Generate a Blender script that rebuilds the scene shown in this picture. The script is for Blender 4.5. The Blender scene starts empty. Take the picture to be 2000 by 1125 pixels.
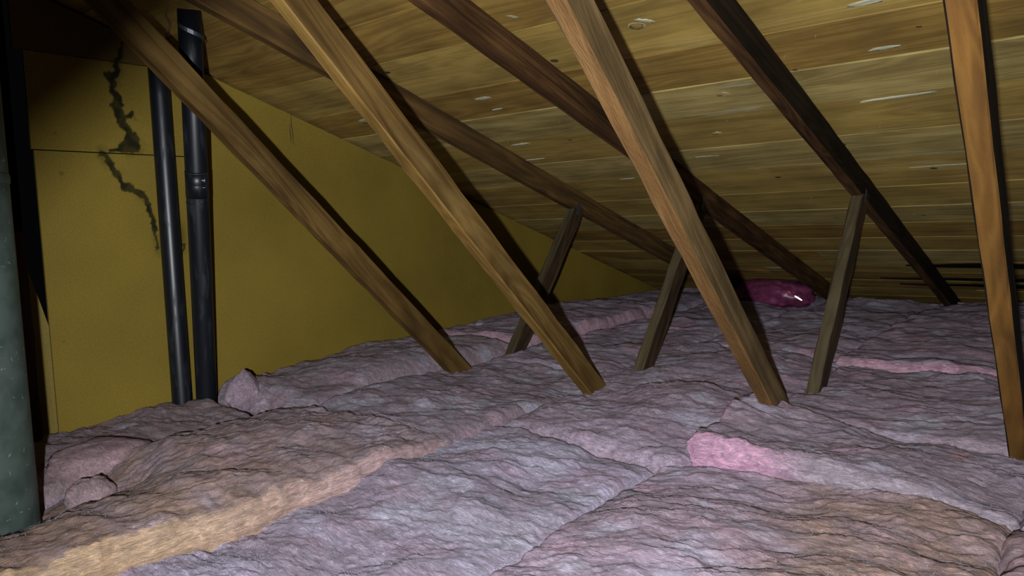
import bpy, math, random
import numpy as np
from mathutils import Matrix, Vector
random.seed(7); RNG = np.random.default_rng(7)
SC = bpy.context.scene
COL = SC.collection

# ------------------------------------------------------------------ camera, light, exposure
def mat_from_axes(x, y, z, o):
    m = Matrix.Identity(4)
    for i in range(3):
        m[i][0], m[i][1], m[i][2], m[i][3] = x[i], y[i], z[i], o[i]
    return m
CR = (0.7764506, 0.6292281, -0.0345893)
CU = (-0.0286438, 0.0900706, 0.9955234)
CF = (-0.6295268, 0.7719840, -0.0879589)
cd = bpy.data.cameras.new('camera'); cam = bpy.data.objects.new('camera', cd); COL.objects.link(cam)
cd.sensor_fit = 'HORIZONTAL'; cd.sensor_width = 36.0; cd.lens = 1466.0 * 36.0 / 2000.0
cd.clip_start = 0.01; cd.clip_end = 100
cam.matrix_world = mat_from_axes(CR, CU, [-c for c in CF], (0, 0, 0))
SC.camera = cam

w = bpy.data.worlds.new('dark_attic'); SC.world = w; w.use_nodes = True
w.node_tree.nodes['Background'].inputs[0].default_value = (0.30, 0.33, 0.40, 1)
w.node_tree.nodes['Background'].inputs[1].default_value = 0.004

LP = (0.01, -0.13, -0.03)                      # hand torch held just behind the lens
ld = bpy.data.lights.new('torch', 'SPOT'); lo = bpy.data.objects.new('torch', ld); COL.objects.link(lo)
ld.energy = 1.0; ld.spot_size = math.radians(104); ld.spot_blend = 0.75; ld.shadow_soft_size = 0.010
ld.color = (0.93, 0.96, 1.0)
lo.location = LP
aim = Vector((-0.55, 0.83, -0.10)); lo.rotation_euler = aim.to_track_quat('-Z', 'Y').to_euler()
ld.use_nodes = True
nt = ld.node_tree; em = nt.nodes['Emission']; fo = nt.nodes.new('ShaderNodeLightFalloff')
fo.inputs['Strength'].default_value = 32.0; fo.inputs['Smooth'].default_value = 0.0
f2 = nt.nodes.new('ShaderNodeLightFalloff'); f2.inputs['Strength'].default_value = 205.0
ad = nt.nodes.new('ShaderNodeMath'); ad.operation = 'ADD'
nt.links.new(fo.outputs['Linear'], ad.inputs[0]); nt.links.new(f2.outputs['Quadratic'], ad.inputs[1])
nt.links.new(ad.outputs[0], em.inputs['Strength'])

vs = SC.view_settings
SC.display_settings.display_device = 'sRGB'
vs.view_transform = 'Standard'; vs.look = 'None'; vs.gamma = 1.0; vs.use_curve_mapping = False
vs.exposure = 0.0

# ------------------------------------------------------------------ numpy noise
_P = RNG.permutation(256); _P = np.concatenate([_P, _P, _P])
_G = RNG.normal(size=(256, 3)); _G /= np.linalg.norm(_G, axis=1)[:, None]
def noise3(x, y, z):
    xi = np.floor(x).astype(int); yi = np.floor(y).astype(int); zi = np.floor(z).astype(int)
    xf = x - xi; yf = y - yi; zf = z - zi
    xi &= 255; yi &= 255; zi &= 255
    f = lambda t: t * t * t * (t * (t * 6 - 15) + 10)
    u, v, w_ = f(xf), f(yf), f(zf)
    def g(i, j, k):
        h = _P[_P[_P[xi + i] + yi + j] + zi + k]
        G = _G[h]
        return G[..., 0] * (xf - i) + G[..., 1] * (yf - j) + G[..., 2] * (zf - k)
    a = g(0,0,0) * (1-u) + g(1,0,0) * u
    b = g(0,1,0) * (1-u) + g(1,1,0) * u
    c = g(0,0,1) * (1-u) + g(1,0,1) * u
    d = g(0,1,1) * (1-u) + g(1,1,1) * u
    return ((a * (1-v) + b * v) * (1-w_) + (c * (1-v) + d * v) * w_) * 1.4
def fbm(x, y, z, oct=4, gain=0.5):
    s = 0; a = 1.0
    for k in range(oct):
        s = s + a * noise3(x + 17.3 * k, y - 9.1 * k, z + 3.7 * k); x = x * 2.03; y = y * 2.03; z = z * 2.03; a *= gain
    return s
def sstep(a, b, x):
    t = np.clip((x - a) / (b - a), 0, 1); return t * t * (3 - 2 * t)

# ------------------------------------------------------------------ object helpers
def link_mesh(name, me, mats, parent=None):
    o = bpy.data.objects.new(name, me); COL.objects.link(o)
    if not isinstance(mats, (list, tuple)): mats = [mats]
    if len(me.materials) == 0:
        for m in mats: me.materials.append(m)
    if parent is not None: o.parent = parent
    return o
def empty(name, loc):
    o = bpy.data.objects.new(name, None); COL.objects.link(o); o.location = loc; o.empty_display_size = 0.05
    return o
def tag(o, label=None, cat=None, group=None, kind=None):
    if label: o['label'] = label
    if cat: o['category'] = cat
    if group: o['group'] = group
    if kind: o['kind'] = kind
    return o
def pymesh(name, V, F, smooth=False, midx=None):
    me = bpy.data.meshes.new(name); me.from_pydata([tuple(v) for v in V], [], F)
    if midx: me.polygons.foreach_set('material_index', midx)
    if smooth: me.polygons.foreach_set('use_smooth', [True] * len(me.polygons))
    me.update(); return me
def grid_mesh(name, P, cols=None, keep=None):
    """P: (n,m,3) array of points -> quad grid mesh, optional colours (n,m,3)"""
    n, m = P.shape[:2]
    idx = np.arange(n * m).reshape(n, m)
    q = np.stack([idx[:-1, :-1], idx[1:, :-1], idx[1:, 1:], idx[:-1, 1:]], -1).reshape(-1, 4)
    if keep is not None: q = q[keep.reshape(-1)]
    me = bpy.data.meshes.new(name)
    me.vertices.add(n * m); me.vertices.foreach_set('co', P.reshape(-1).astype(np.float32))
    me.loops.add(q.size); me.loops.foreach_set('vertex_index', q.reshape(-1).astype(np.int32))
    me.polygons.add(len(q)); me.polygons.foreach_set('loop_start', np.arange(0, q.size, 4, dtype=np.int32))
    me.polygons.foreach_set('use_smooth', np.ones(len(q), dtype=bool))
    me.update(calc_edges=True)
    if cols is not None:
        a = me.color_attributes.new('Col', 'FLOAT_COLOR', 'POINT')
        c = np.ones((n * m, 4), dtype=np.float32); c[:, :cols.shape[-1]] = cols.reshape(n * m, -1)
        a.data.foreach_set('color', c.reshape(-1))
    return me

# ------------------------------------------------------------------ materials
def new_mat(name):
    m = bpy.data.materials.new(name); m.use_nodes = True
    nt = m.node_tree; b = nt.nodes['Principled BSDF']
    return m, nt, b
def N(nt, t, **kw):
    n = nt.nodes.new(t)
    for k, v in kw.items():
        if k.startswith('i_'): n.inputs[k[2:].replace('_', ' ')].default_value = v
        else: setattr(n, k, v)
    return n
def ramp(nt, stops, interp='LINEAR'):
    r = nt.nodes.new('ShaderNodeValToRGB'); r.color_ramp.interpolation = interp
    e = r.color_ramp.elements
    while len(e) < len(stops): e.new(0.5)
    for i, (p, c) in enumerate(stops):
        e[i].position = p; e[i].color = (c[0], c[1], c[2], 1) if hasattr(c, '__len__') else (c, c, c, 1)
    return r
def mix(nt, fac, a, b, bt='MIX'):
    n = nt.nodes.new('ShaderNodeMix'); n.data_type = 'RGBA'; n.blend_type = bt
    for s, v in ((n.inputs[0], fac), (n.inputs[6], a), (n.inputs[7], b)):
        if isinstance(v, bpy.types.NodeSocket): nt.links.new(v, s)
        elif hasattr(v, '__len__'): s.default_value = (v[0], v[1], v[2], 1)
        else: s.default_value = v
    return n.outputs[2]
def wood(name, dark, mid, light, grain=1.0, rough=0.7, pale=None, palea=0.0, bump=0.25, vary=0.25, spec=0.25, palescale=(2.2, 14, 14), knots=0.5):
    m, nt, b = new_mat(name); L = nt.links.new
    tc = N(nt, 'ShaderNodeTexCoord'); oi = N(nt, 'ShaderNodeObjectInfo')
    off = N(nt, 'ShaderNodeMath', operation='MULTIPLY'); off.inputs[1].default_value = 37.0; L(oi.outputs['Random'], off.inputs[0])
    mp = N(nt, 'ShaderNodeMapping'); mp.inputs['Scale'].default_value = (2.2 * grain, 34 * grain, 34 * grain); L(tc.outputs['Object'], mp.inputs[0])
    wv = N(nt, 'ShaderNodeTexNoise', noise_dimensions='4D'); wv.inputs['Scale'].default_value = 1.0; wv.inputs['Detail'].default_value = 6; wv.inputs['Distortion'].default_value = 0.6
    L(mp.outputs[0], wv.inputs['Vector']); L(off.outputs[0], wv.inputs['W'])
    # wandering growth rings
    mp2 = N(nt, 'ShaderNodeMapping'); mp2.inputs['Scale'].default_value = (0.9, 9, 9); L(tc.outputs['Object'], mp2.inputs[0])
    rg = N(nt, 'ShaderNodeTexNoise', noise_dimensions='4D'); rg.inputs['Scale'].default_value = 1.0; rg.inputs['Detail'].default_value = 2; rg.inputs['Distortion'].default_value = 0.8
    L(mp2.outputs[0], rg.inputs['Vector']); L(off.outputs[0], rg.inputs['W'])
    mu = N(nt, 'ShaderNodeMath', operation='MULTIPLY'); mu.inputs[1].default_value = 75.0; L(rg.outputs['Fac'], mu.inputs[0])
    sn = N(nt, 'ShaderNodeMath', operation='SINE'); L(mu.outputs[0], sn.inputs[0])
    ma = N(nt, 'ShaderNodeMath', operation='MULTIPLY_ADD'); ma.inputs[1].default_value = 0.085; L(sn.outputs[0], ma.inputs[0]); L(wv.outputs['Fac'], ma.inputs[2])
    cr = ramp(nt, [(0.30, dark), (0.5, mid), (0.72, light)]); L(ma.outputs[0], cr.inputs[0])
    # blotches
    bn = N(nt, 'ShaderNodeTexNoise', noise_dimensions='4D'); bn.inputs['Scale'].default_value = 5.0; bn.inputs['Detail'].default_value = 5
    L(tc.outputs['Object'], bn.inputs['Vector']); L(off.outputs[0], bn.inputs['W'])
    br = ramp(nt, [(0.3, 1 - vary), (0.7, 1 + vary * 0.6)]); L(bn.outputs['Fac'], br.inputs[0])
    c = mix(nt, 1.0, cr.outputs[0], br.outputs[0], 'MULTIPLY')
    # random knots
    if knots > 0:
        mp3 = N(nt, 'ShaderNodeMapping'); mp3.inputs['Scale'].default_value = (3.2, 9, 9); L(tc.outputs['Object'], mp3.inputs[0])
        vo = N(nt, 'ShaderNodeTexVoronoi', voronoi_dimensions='4D'); vo.inputs['Scale'].default_value = 0.8
        L(mp3.outputs[0], vo.inputs['Vector']); L(off.outputs[0], vo.inputs['W'])
        kr = ramp(nt, [(0.05, 1.0), (0.10, 0.35), (0.2, 0.0)]); L(vo.outputs['Distance'], kr.inputs[0])
        km = N(nt, 'ShaderNodeMath', operation='MULTIPLY'); km.inputs[1].default_value = knots; L(kr.outputs[0], km.inputs[0])
        c = mix(nt, km.outputs[0], c, [v * 0.35 for v in dark])
    if pale is not None:
        mp4 = N(nt, 'ShaderNodeMapping'); mp4.inputs['Scale'].default_value = palescale; L(tc.outputs['Object'], mp4.inputs[0])
        pn = N(nt, 'ShaderNodeTexNoise', noise_dimensions='4D'); pn.inputs['Scale'].default_value = 1.0; pn.inputs['Detail'].default_value = 7; pn.inputs['Roughness'].default_value = 0.65
        L(mp4.outputs[0], pn.inputs['Vector']); L(off.outputs[0], pn.inputs['W'])
        pr = ramp(nt, [(0.60, 0.0), (0.72, palea)]); L(pn.outputs['Fac'], pr.inputs[0])
        c = mix(nt, pr.outputs[0], c, pale)
    L(c, b.inputs['Base Color'])
    b.inputs['Roughness'].default_value = rough; b.inputs['Specular IOR Level'].default_value = spec
    fn = N(nt, 'ShaderNodeTexNoise'); fn.inputs['Scale'].default_value = 3.0; fn.inputs['Detail'].default_value = 8
    mp5 = N(nt, 'ShaderNodeMapping'); mp5.inputs['Scale'].default_value = (14, 90, 90); L(tc.outputs['Object'], mp5.inputs[0]); L(mp5.outputs[0], fn.inputs['Vector'])
    ad = N(nt, 'ShaderNodeMath', operation='ADD'); L(fn.outputs['Fac'], ad.inputs[0]); L(ma.outputs[0], ad.inputs[1])
    bp = N(nt, 'ShaderNodeBump'); bp.inputs['Strength'].default_value = bump; bp.inputs['Distance'].default_value = 0.004
    L(ad.outputs[0], bp.inputs['Height']); L(bp.outputs[0], b.inputs['Normal'])
    return m
M = {}
M['plank'] = [
    wood('plank_olive', (.20, .131, .032), (.27, .180, .044), (.335, .230, .064), pale=(.42, .37, .17), palea=.45, bump=.2, grain=.55, knots=.3, vary=.3),
    wood('plank_honey', (.155, .088, .019), (.22, .133, .030), (.285, .182, .045), pale=(.33, .28, .13), palea=.35, bump=.2, grain=.5, knots=.3, vary=.35),
    wood('plank_grey', (.195, .138, .044), (.275, .202, .066), (.355, .275, .100), pale=(.47, .46, .31), palea=.6, bump=.28, grain=.6, knots=.3, vary=.3)]
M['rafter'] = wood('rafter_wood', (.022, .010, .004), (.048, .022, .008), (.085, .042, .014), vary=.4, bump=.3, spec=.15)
M['shaded_side'] = wood('shaded_side_wood', (.004, .003, .002), (.009, .006, .004), (.018, .011, .006), vary=.4, bump=.3, spec=.1)  # shade of the unlit side faces put into the wood colour
M['rafter_amber'] = wood('rafter_amber_wood', (.035, .018, .005), (.065, .034, .009), (.11, .060, .016), vary=.4, bump=.3)
M['brace_side'] = wood('brace_side_wood', (.052, .028, .008), (.090, .051, .014), (.127, .077, .023), pale=(.19, .135, .055), palea=.4, vary=.4, bump=.3, spec=.1, grain=.8)
M['brace_edge'] = wood('brace_sawn_edge', (.11, .060, .012), (.155, .086, .018), (.21, .125, .031), vary=.25, bump=.4, knots=.25)
M['brace_grey'] = wood('brace_grey_side_wood', (.060, .036, .013), (.092, .058, .021), (.135, .088, .036), pale=(.25, .19, .11), palea=.6, vary=.45, bump=.35, grain=.8)
M['brace_orange'] = wood('brace_rough_orange', (.088, .043, .012), (.122, .061, .018), (.165, .088, .029), vary=.22, bump=.9, grain=.8, knots=.15)
M['post_orange'] = wood('brace_amber', (.062, .026, .003), (.092, .041, .006), (.130, .062, .011), pale=(.20, .14, .06), palea=.6, vary=.3, bump=.4, palescale=(3, 9, 9))
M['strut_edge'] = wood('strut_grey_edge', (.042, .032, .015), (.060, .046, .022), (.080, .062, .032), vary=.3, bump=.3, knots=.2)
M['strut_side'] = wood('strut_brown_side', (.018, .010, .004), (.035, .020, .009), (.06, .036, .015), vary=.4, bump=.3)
M['post_wood'] = wood('dark_post_wood', (.020, .008, .003), (.035, .014, .005), (.055, .024, .009), bump=.2, knots=.2)

def board_mat(name, base, var=.18):
    m, nt, b = new_mat(name); L = nt.links.new
    tc = N(nt, 'ShaderNodeTexCoord')
    n1 = N(nt, 'ShaderNodeTexNoise'); n1.inputs['Scale'].default_value = 2.4; n1.inputs['Detail'].default_value = 5; L(tc.outputs['Object'], n1.inputs['Vector'])
    r1 = ramp(nt, [(0.3, 1 - var), (0.7, 1 + var * .6)]); L(n1.outputs['Fac'], r1.inputs[0])
    c = mix(nt, 1.0, base, r1.outputs[0], 'MULTIPLY')
    n2 = N(nt, 'ShaderNodeTexNoise'); n2.inputs['Scale'].default_value = 170; n2.inputs['Detail'].default_value = 3; L(tc.outputs['Object'], n2.inputs['Vector'])
    r2 = ramp(nt, [(0.3, .88), (0.7, 1.08)]); L(n2.outputs['Fac'], r2.inputs[0])
    c = mix(nt, 1.0, c, r2.outputs[0], 'MULTIPLY')
    at = N(nt, 'ShaderNodeAttribute', attribute_name='Col')          # water stain with a shape of its own
    c = mix(nt, 1.0, c, at.outputs['Color'], 'MULTIPLY')
    L(c, b.inputs['Base Color']); b.inputs['Roughness'].default_value = .75; b.inputs['Specular IOR Level'].default_value = .15
    bp = N(nt, 'ShaderNodeBump'); bp.inputs['Strength'].default_value = .12; bp.inputs['Distance'].default_value = .002
    L(n2.outputs['Fac'], bp.inputs['Height']); L(bp.outputs[0], b.inputs['Normal'])
    return m
M['panel'] = board_mat('yellow_fibreboard', (.175, .122, .018))
M['panel_pale'] = board_mat('olive_fibreboard', (.155, .115, .026))
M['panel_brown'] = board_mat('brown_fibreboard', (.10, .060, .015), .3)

def simple(name, col, rough=.6, metal=0, spec=.5, emit=None, es=0):
    m, nt, b = new_mat(name); b.inputs['Base Color'].default_value = (*col, 1)
    b.inputs['Roughness'].default_value = rough; b.inputs['Metallic'].default_value = metal; b.inputs['Specular IOR Level'].default_value = spec
    if emit: b.inputs['Emission Color'].default_value = (*emit, 1); b.inputs['Emission Strength'].default_value = es
    return m
def dusty(name, col, dust, rough, scale=60, lo_=.55, hi=.75, amt=.5, metal=0, spec=.5, stretch=(1, 1, .2)):
    m, nt, b = new_mat(name); L = nt.links.new
    tc = N(nt, 'ShaderNodeTexCoord'); mp = N(nt, 'ShaderNodeMapping'); mp.inputs['Scale'].default_value = stretch; L(tc.outputs['Object'], mp.inputs[0])
    n = N(nt, 'ShaderNodeTexNoise'); n.inputs['Scale'].default_value = scale; n.inputs['Detail'].default_value = 6; L(mp.outputs[0], n.inputs['Vector'])
    r = ramp(nt, [(lo_, 0.0), (hi, amt)]); L(n.outputs['Fac'], r.inputs[0])
    L(mix(nt, r.outputs[0], col, dust), b.inputs['Base Color'])
    rr = ramp(nt, [(lo_, rough), (hi, min(1, rough + .4))]); L(n.outputs['Fac'], rr.inputs[0]); L(rr.outputs[0], b.inputs['Roughness'])
    b.inputs['Metallic'].default_value = metal; b.inputs['Specular IOR Level'].default_value = spec
    return m
M['abs'] = dusty('black_plastic_pipe', (.0045, .006, .009), (.03, .035, .045), 0.38, 50, .55, .8, .35, spec=.40)
M['metal_strap'] = simple('steel_strap', (.10, .11, .12), .45, .8)
M['plate'] = dusty('truss_plate_steel', (.07, .075, .08), (.03, .025, .02), .45, 120, .45, .6, .6, .6)
M['white_mark'] = simple('white_print', (.35, .37, .40), .7)
M['knot'] = wood('knot_wood', (.02, .012, .005), (.05, .03, .012), (.10, .06, .025), grain=3, knots=0)
M['knot_ring'] = wood('knot_ring_wood', (.18, .13, .055), (.27, .21, .10), (.36, .30, .16), grain=2, knots=0)
M['scrape'] = wood('scraped_pale_wood', (.28, .27, .17), (.38, .37, .26), (.50, .49, .36), grain=2, knots=0, bump=.6)
M['nail'] = simple('nail_steel', (.30, .27, .20), .5, .5)
M['floor'] = board_mat('ceiling_drywall', (.12, .11, .10))
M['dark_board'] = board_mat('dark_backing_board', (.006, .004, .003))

def galv():
    m, nt, b = new_mat('galvanised_duct'); L = nt.links.new
    tc = N(nt, 'ShaderNodeTexCoord')
    v = N(nt, 'ShaderNodeTexNoise'); v.inputs['Scale'].default_value = 22; v.inputs['Detail'].default_value = 4; L(tc.outputs['Object'], v.inputs['Vector'])
    r = ramp(nt, [(.35, (.045, .066, .056)), (.65, (.075, .102, .088))]); L(v.outputs['Fac'], r.inputs[0])
    n = N(nt, 'ShaderNodeTexNoise'); n.inputs['Scale'].default_value = 75; n.inputs['Detail'].default_value = 5; n.inputs['Distortion'].default_value = .8; L(tc.outputs['Object'], n.inputs['Vector'])
    r2 = ramp(nt, [(.66, 0), (.70, .75)]); L(n.outputs['Fac'], r2.inputs[0])
    L(mix(nt, r2.outputs[0], r.outputs[0], (.26, .33, .29)), b.inputs['Base Color'])
    b.inputs['Roughness'].default_value = .55; b.inputs['Metallic'].default_value = .25; b.inputs['Specular IOR Level'].default_value = .3
    return m
M['duct'] = galv()

def insul(name='fibreglass_wool', sc1=(.7, 3.0, 2.2), sc2=(1.0, 5.5, 4)):
    m, nt, b = new_mat(name); L = nt.links.new
    tc = N(nt, 'ShaderNodeTexCoord'); at = N(nt, 'ShaderNodeAttribute', attribute_name='Col')
    mp = N(nt, 'ShaderNodeMapping'); mp.inputs['Scale'].default_value = sc1; mp.inputs['Rotation'].default_value = (0, 0, .35); L(tc.outputs['Object'], mp.inputs[0])
    n1 = N(nt, 'ShaderNodeTexNoise'); n1.inputs['Scale'].default_value = 38; n1.inputs['Detail'].default_value = 9; n1.inputs['Roughness'].default_value = .68; n1.inputs['Distortion'].default_value = 1.4
    L(mp.outputs[0], n1.inputs['Vector'])
    r1 = ramp(nt, [(.30, .42), (.5, .92), (.72, 1.65)]); L(n1.outputs['Fac'], r1.inputs[0])
    c = mix(nt, 1.0, at.outputs['Color'], r1.outputs[0], 'MULTIPLY')
    # fine white wisps
    mp2 = N(nt, 'ShaderNodeMapping'); mp2.inputs['Scale'].default_value = sc2; mp2.inputs['Rotation'].default_value = (0, 0, .2); L(tc.outputs['Object'], mp2.inputs[0])
    n2 = N(nt, 'ShaderNodeTexNoise'); n2.inputs['Scale'].default_value = 75; n2.inputs['Detail'].default_value = 6; n2.inputs['Roughness'].default_value = .6; n2.inputs['Distortion'].default_value = 2.2
    L(mp2.outputs[0], n2.inputs['Vector'])
    r2 = ramp(nt, [(.57, 0), (.68, .65)]); L(n2.outputs['Fac'], r2.inputs[0])
    c = mix(nt, r2.outputs[0], c, (.62, .58, .64))
    L(c, b.inputs['Base Color'])
    b.inputs['Roughness'].default_value = 1; b.inputs['Specular IOR Level'].default_value = .05
    b.inputs['Sheen Weight'].default_value = .15; b.inputs['Sheen Roughness'].default_value = .6
    ad = N(nt, 'ShaderNodeMath', operation='ADD'); L(n1.outputs['Fac'], ad.inputs[0]); L(n2.outputs['Fac'], ad.inputs[1])
    bp = N(nt, 'ShaderNodeBump'); bp.inputs['Strength'].default_value = 1.0; bp.inputs['Distance'].default_value = .006
    L(ad.outputs[0], bp.inputs['Height']); L(bp.outputs[0], b.inputs['Normal'])
    return m
M['wool'] = insul(); M['wool_long'] = insul('fibreglass_wool_lengthwise', (3.2, .65, 3.6), (5.5, .9, 6))
M['fibre'] = simple('glass_fibre', (.48, .45, .50), .8, spec=.3)

# ------------------------------------------------------------------ roof geometry (camera is the origin, y runs to the eave)
T = 0.3231                                   # roof slope
H0 = 1.059                                   # underside of deck: z = H0 - T*y
RIDGE = 0.645
CS, SN = 1 / math.hypot(1, T), T / math.hypot(1, T)
WALLX = -2.60
def deck(y): return H0 - T * y

def box_section(hy, hz, c):
    return [(-hy + c, -hz), (hy - c, -hz), (hy, -hz + c), (hy, hz - c), (hy - c, hz), (-hy + c, hz), (-hy, hz - c), (-hy, -hz + c)]
def beam_mesh(name, length, ty, tz, seg=24, ch=.0025, wob=.0010, end0=0.0, end1=0.0, seed=0):
    """length along +X, thickness ty in Y, depth tz in Z (origin in the middle of the start); end0/end1 shear the cuts"""
    V = []; F = []; MI = []
    sec = box_section(ty / 2, tz / 2, ch)
    rr = random.Random(seed)
    ph = [rr.uniform(0, 6) for _ in range(16)]
    for i in range(seg + 1):
        x = length * i / seg
        for k, (y, z) in enumerate(sec):
            dx = (end0 * z if i == 0 else end1 * z if i == seg else 0)
            a = wob * (math.sin(x * 23 + ph[k]) + .6 * math.sin(x * 57 + ph[k + 8]))
            V.append((x + dx, y + a * (1 if y > 0 else -1), z + a * .7 * (1 if z > 0 else -1)))
    for i in range(seg):
        for k in range(8):
            a = i * 8 + k; b = i * 8 + (k + 1) % 8
            F.append((a, b, b + 8, a + 8))
            MI.append(1 if k == 0 or k == 4 or k == 7 or k == 5 else 0)     # slot 1: the narrow edges of the board
    F.append(tuple(range(7, -1, -1))); MI.append(1)
    F.append(tuple(seg * 8 + k for k in range(8))); MI.append(1)
    return pymesh(name, V, F, False, MI)
def place(o, p0, d, up, root=None):
    d = Vector(d).normalized(); up = Vector(up).normalized(); y = up.cross(d).normalized()
    m = mat_from_axes(d, y, up, Vector(p0) - (root.location if root else Vector((0, 0, 0))))
    o.location = m.to_translation(); o.rotation_euler = m.to_euler()
    return o

# ---- ceiling: underside of the plank deck, each plank its own piece
ceiling = empty('ceiling', (0, RIDGE, deck(RIDGE))); tag(ceiling, 'sloping underside of the roof deck, rough olive brown planks', kind='structure')
joints = [.645, .85, 1.07, 1.28, 1.47, 1.665, 1.905, 2.105, 2.31, 2.55, 2.765, 3.03, 3.26, 3.47, 3.68, 3.89, 4.10, 4.31, 4.50, 4.69, 4.88, 5.08, 5.30, 5.52]
matseq = [1, 1, 0, 1, 1, 0, 1, 2, 0, 2, 0, 0, 2, 1, 0, 1, 0, 1, 1, 0, 1, 1, 0]
breaks = {0: -.4, 3: -.7, 5: .2, 8: .5, 10: -2.0, 12: .1, 15: -1.2, 18: -.6, 20: .0}
planks = []
def plank(y0, y1, x0, x1, mi, seed):
    rr = random.Random(seed)
    wd = (y1 - y0) / CS - rr.uniform(.0015, .005); ln = x1 - x0 - .002
    nx = max(2, int(ln / .10)); V = []; F = []
    lift = rr.uniform(0, .0025); tilt = rr.uniform(-.004, .004)
    ph = [rr.uniform(0, 6) for _ in range(4)]
    sec = [(-wd / 2 + .001, 0), (wd / 2 - .001, 0), (wd / 2, .002), (wd / 2, .019), (-wd / 2, .019), (-wd / 2, .002)]
    for i in range(nx + 1):
        x = -ln / 2 + ln * i / nx
        for (y, z) in sec:
            e = .0012 * math.sin(x * 7 + ph[0 if y > 0 else 1]) + .0006 * math.sin(x * 31 + ph[2])
            V.append((x, y + e * (1 if y > 0 else -1), z + lift + tilt * y * 2))
    for i in range(nx):
        for k in range(6):
            a = i * 6 + k; b = i * 6 + (k + 1) % 6; F.append((a, a + 6, b + 6, b))
    F.append(tuple(range(6))); F.append(tuple(nx * 6 + k for k in range(5, -1, -1)))
    me = pymesh('plank', V, F)
    o = link_mesh('plank', me, M['plank'][mi], ceiling)
    ym = (y0 + y1) / 2
    d = Vector((1, 0, 0)); up = Vector((0, SN, CS))
    m = mat_from_axes(d, up.cross(d), up, Vector(((x0 + x1) / 2, ym, deck(ym))) - ceiling.location)
    o.location = m.to_translation(); o.rotation_euler = m.to_euler()
    planks.append((y0, y1, x0, x1, o)); return o
for k in range(len(joints) - 1):
    X0, X1 = -2.66, 1.3
    if k in breaks:
        plank(joints[k], joints[k+1], X0, breaks[k], matseq[k], k); plank(joints[k], joints[k+1], breaks[k], X1, (matseq[k] + (k % 2)) % 3, k + 50)
    else: plank(joints[k], joints[k+1], X0, X1, matseq[k], k)
def host(x, y):
    for y0, y1, x0, x1, o in planks:
        if y0 <= y < y1 and x0 <= x < x1: return o
def on_plank(name, me, mat, x, y, drop, rot=0):
    """lay a small piece on the underside of the plank that covers (x,y)"""
    h = host(x, y); o = link_mesh(name, me, mat, h)
    P = Vector((x, y, deck(y))) - ceiling.location - h.location
    R = h.rotation_euler.to_matrix().inverted(); p = R @ P
    o.location = (p.x, p.y, -drop + .001); o.rotation_euler = (0, 0, rot); return o
def disc_mesh(name, rx, ry, h, ragged=0, seed=0, n=20):
    rr = random.Random(seed); V = [(0, 0, -h)]; F = []
    for ring, (s, z) in enumerate([(.6, -h * .9), (.92, -h * .5), (1, .002)]):
        for i in range(n):
            a = 2 * math.pi * i / n; q = 1 + ragged * rr.uniform(-1, 1)
            V.append((rx * s * q * math.cos(a), ry * s * q * math.sin(a), z))
    for i in range(n):
        j = (i + 1) % n; F.append((0, 1 + j, 1 + i))
        for r in range(2): F.append((1 + r*n + i, 1 + r*n + j, 1 + (r+1)*n + j, 1 + (r+1)*n + i))
    return pymesh(name, V, F, True)
for i, (x, y, r, kind) in enumerate([(-1.30, 1.615, .017, 1), (-1.31, 1.84, .014, 0), (-.99, 1.76, .020, 1), (-.715, 2.20, .011, 0), (-.95, 2.18, .014, 1),
        (-1.10, 2.21, .010, 0), (-1.08, 2.44, .009, 1), (-.72, 2.62, .013, 0), (-.70, 2.10, .007, 0), (-.60, 2.12, .006, 0), (-.38, 1.99, .007, 0), (-.62, 3.38, .010, 0), (-1.02, 2.87, .012, 0), (-1.9, 1.72, .011, 0), (-1.62, 2.36, .009, 0), (-.5, 2.88, .012, 0), (-.3, 2.41, .008, 0)]):
    if kind: on_plank('knot_ring', disc_mesh('knot_ring', r * 1.35, r * .95, .0010, .05, i), M['knot_ring'], x, y, -.0008, .2)
    on_plank('knot', disc_mesh('knot', r * 1.0, r * .66, .0010, .10, i + 9), M['knot'], x, y, -.0004 if kind else -.0007, .2)
    if kind and i != 0: on_plank('knot_core', disc_mesh('knot_core', r * .84, r * .52, .0010, .06, i + 19), M['plank'][1], x, y, .0001, .2)
    if kind == 1: on_plank('torn_grain', disc_mesh('torn_grain', r * 1.2, r * .45, .0010, .35, i + 5), M['scrape'], x + r * 1.6, y - r * .8, 0, .6)
for i, (x, y, rx, ry) in enumerate([(-1.02, 2.135, .045, .009), (-.94, 2.12, .03, .007), (-1.71, 1.975, .035, .010), (-1.72, 2.06, .028, .005), (-.46, 1.855, .04, .010), (-2.33, 1.99, .05, .020), (-1.85, 2.35, .05, .008),
        (-.47, 2.06, .035, .008), (-1.9, 2.5, .06, .006), (-.45, 2.86, .12, .006), (-1.5, 4.25, .10, .02), (-1.62, 2.78, .04, .006), (-2.0, 2.57, .06, .007), (-1.2, 2.62, .05, .006), (-.5, 2.33, .10, .006)]):
    n_ = disc_mesh('pale_scrape', rx, ry, .0008, .22, i * 3 + 1, 26)
    on_plank('pale_scrape', n_, M['scrape'], x, y, 0, random.uniform(-.05, .05))
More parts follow.
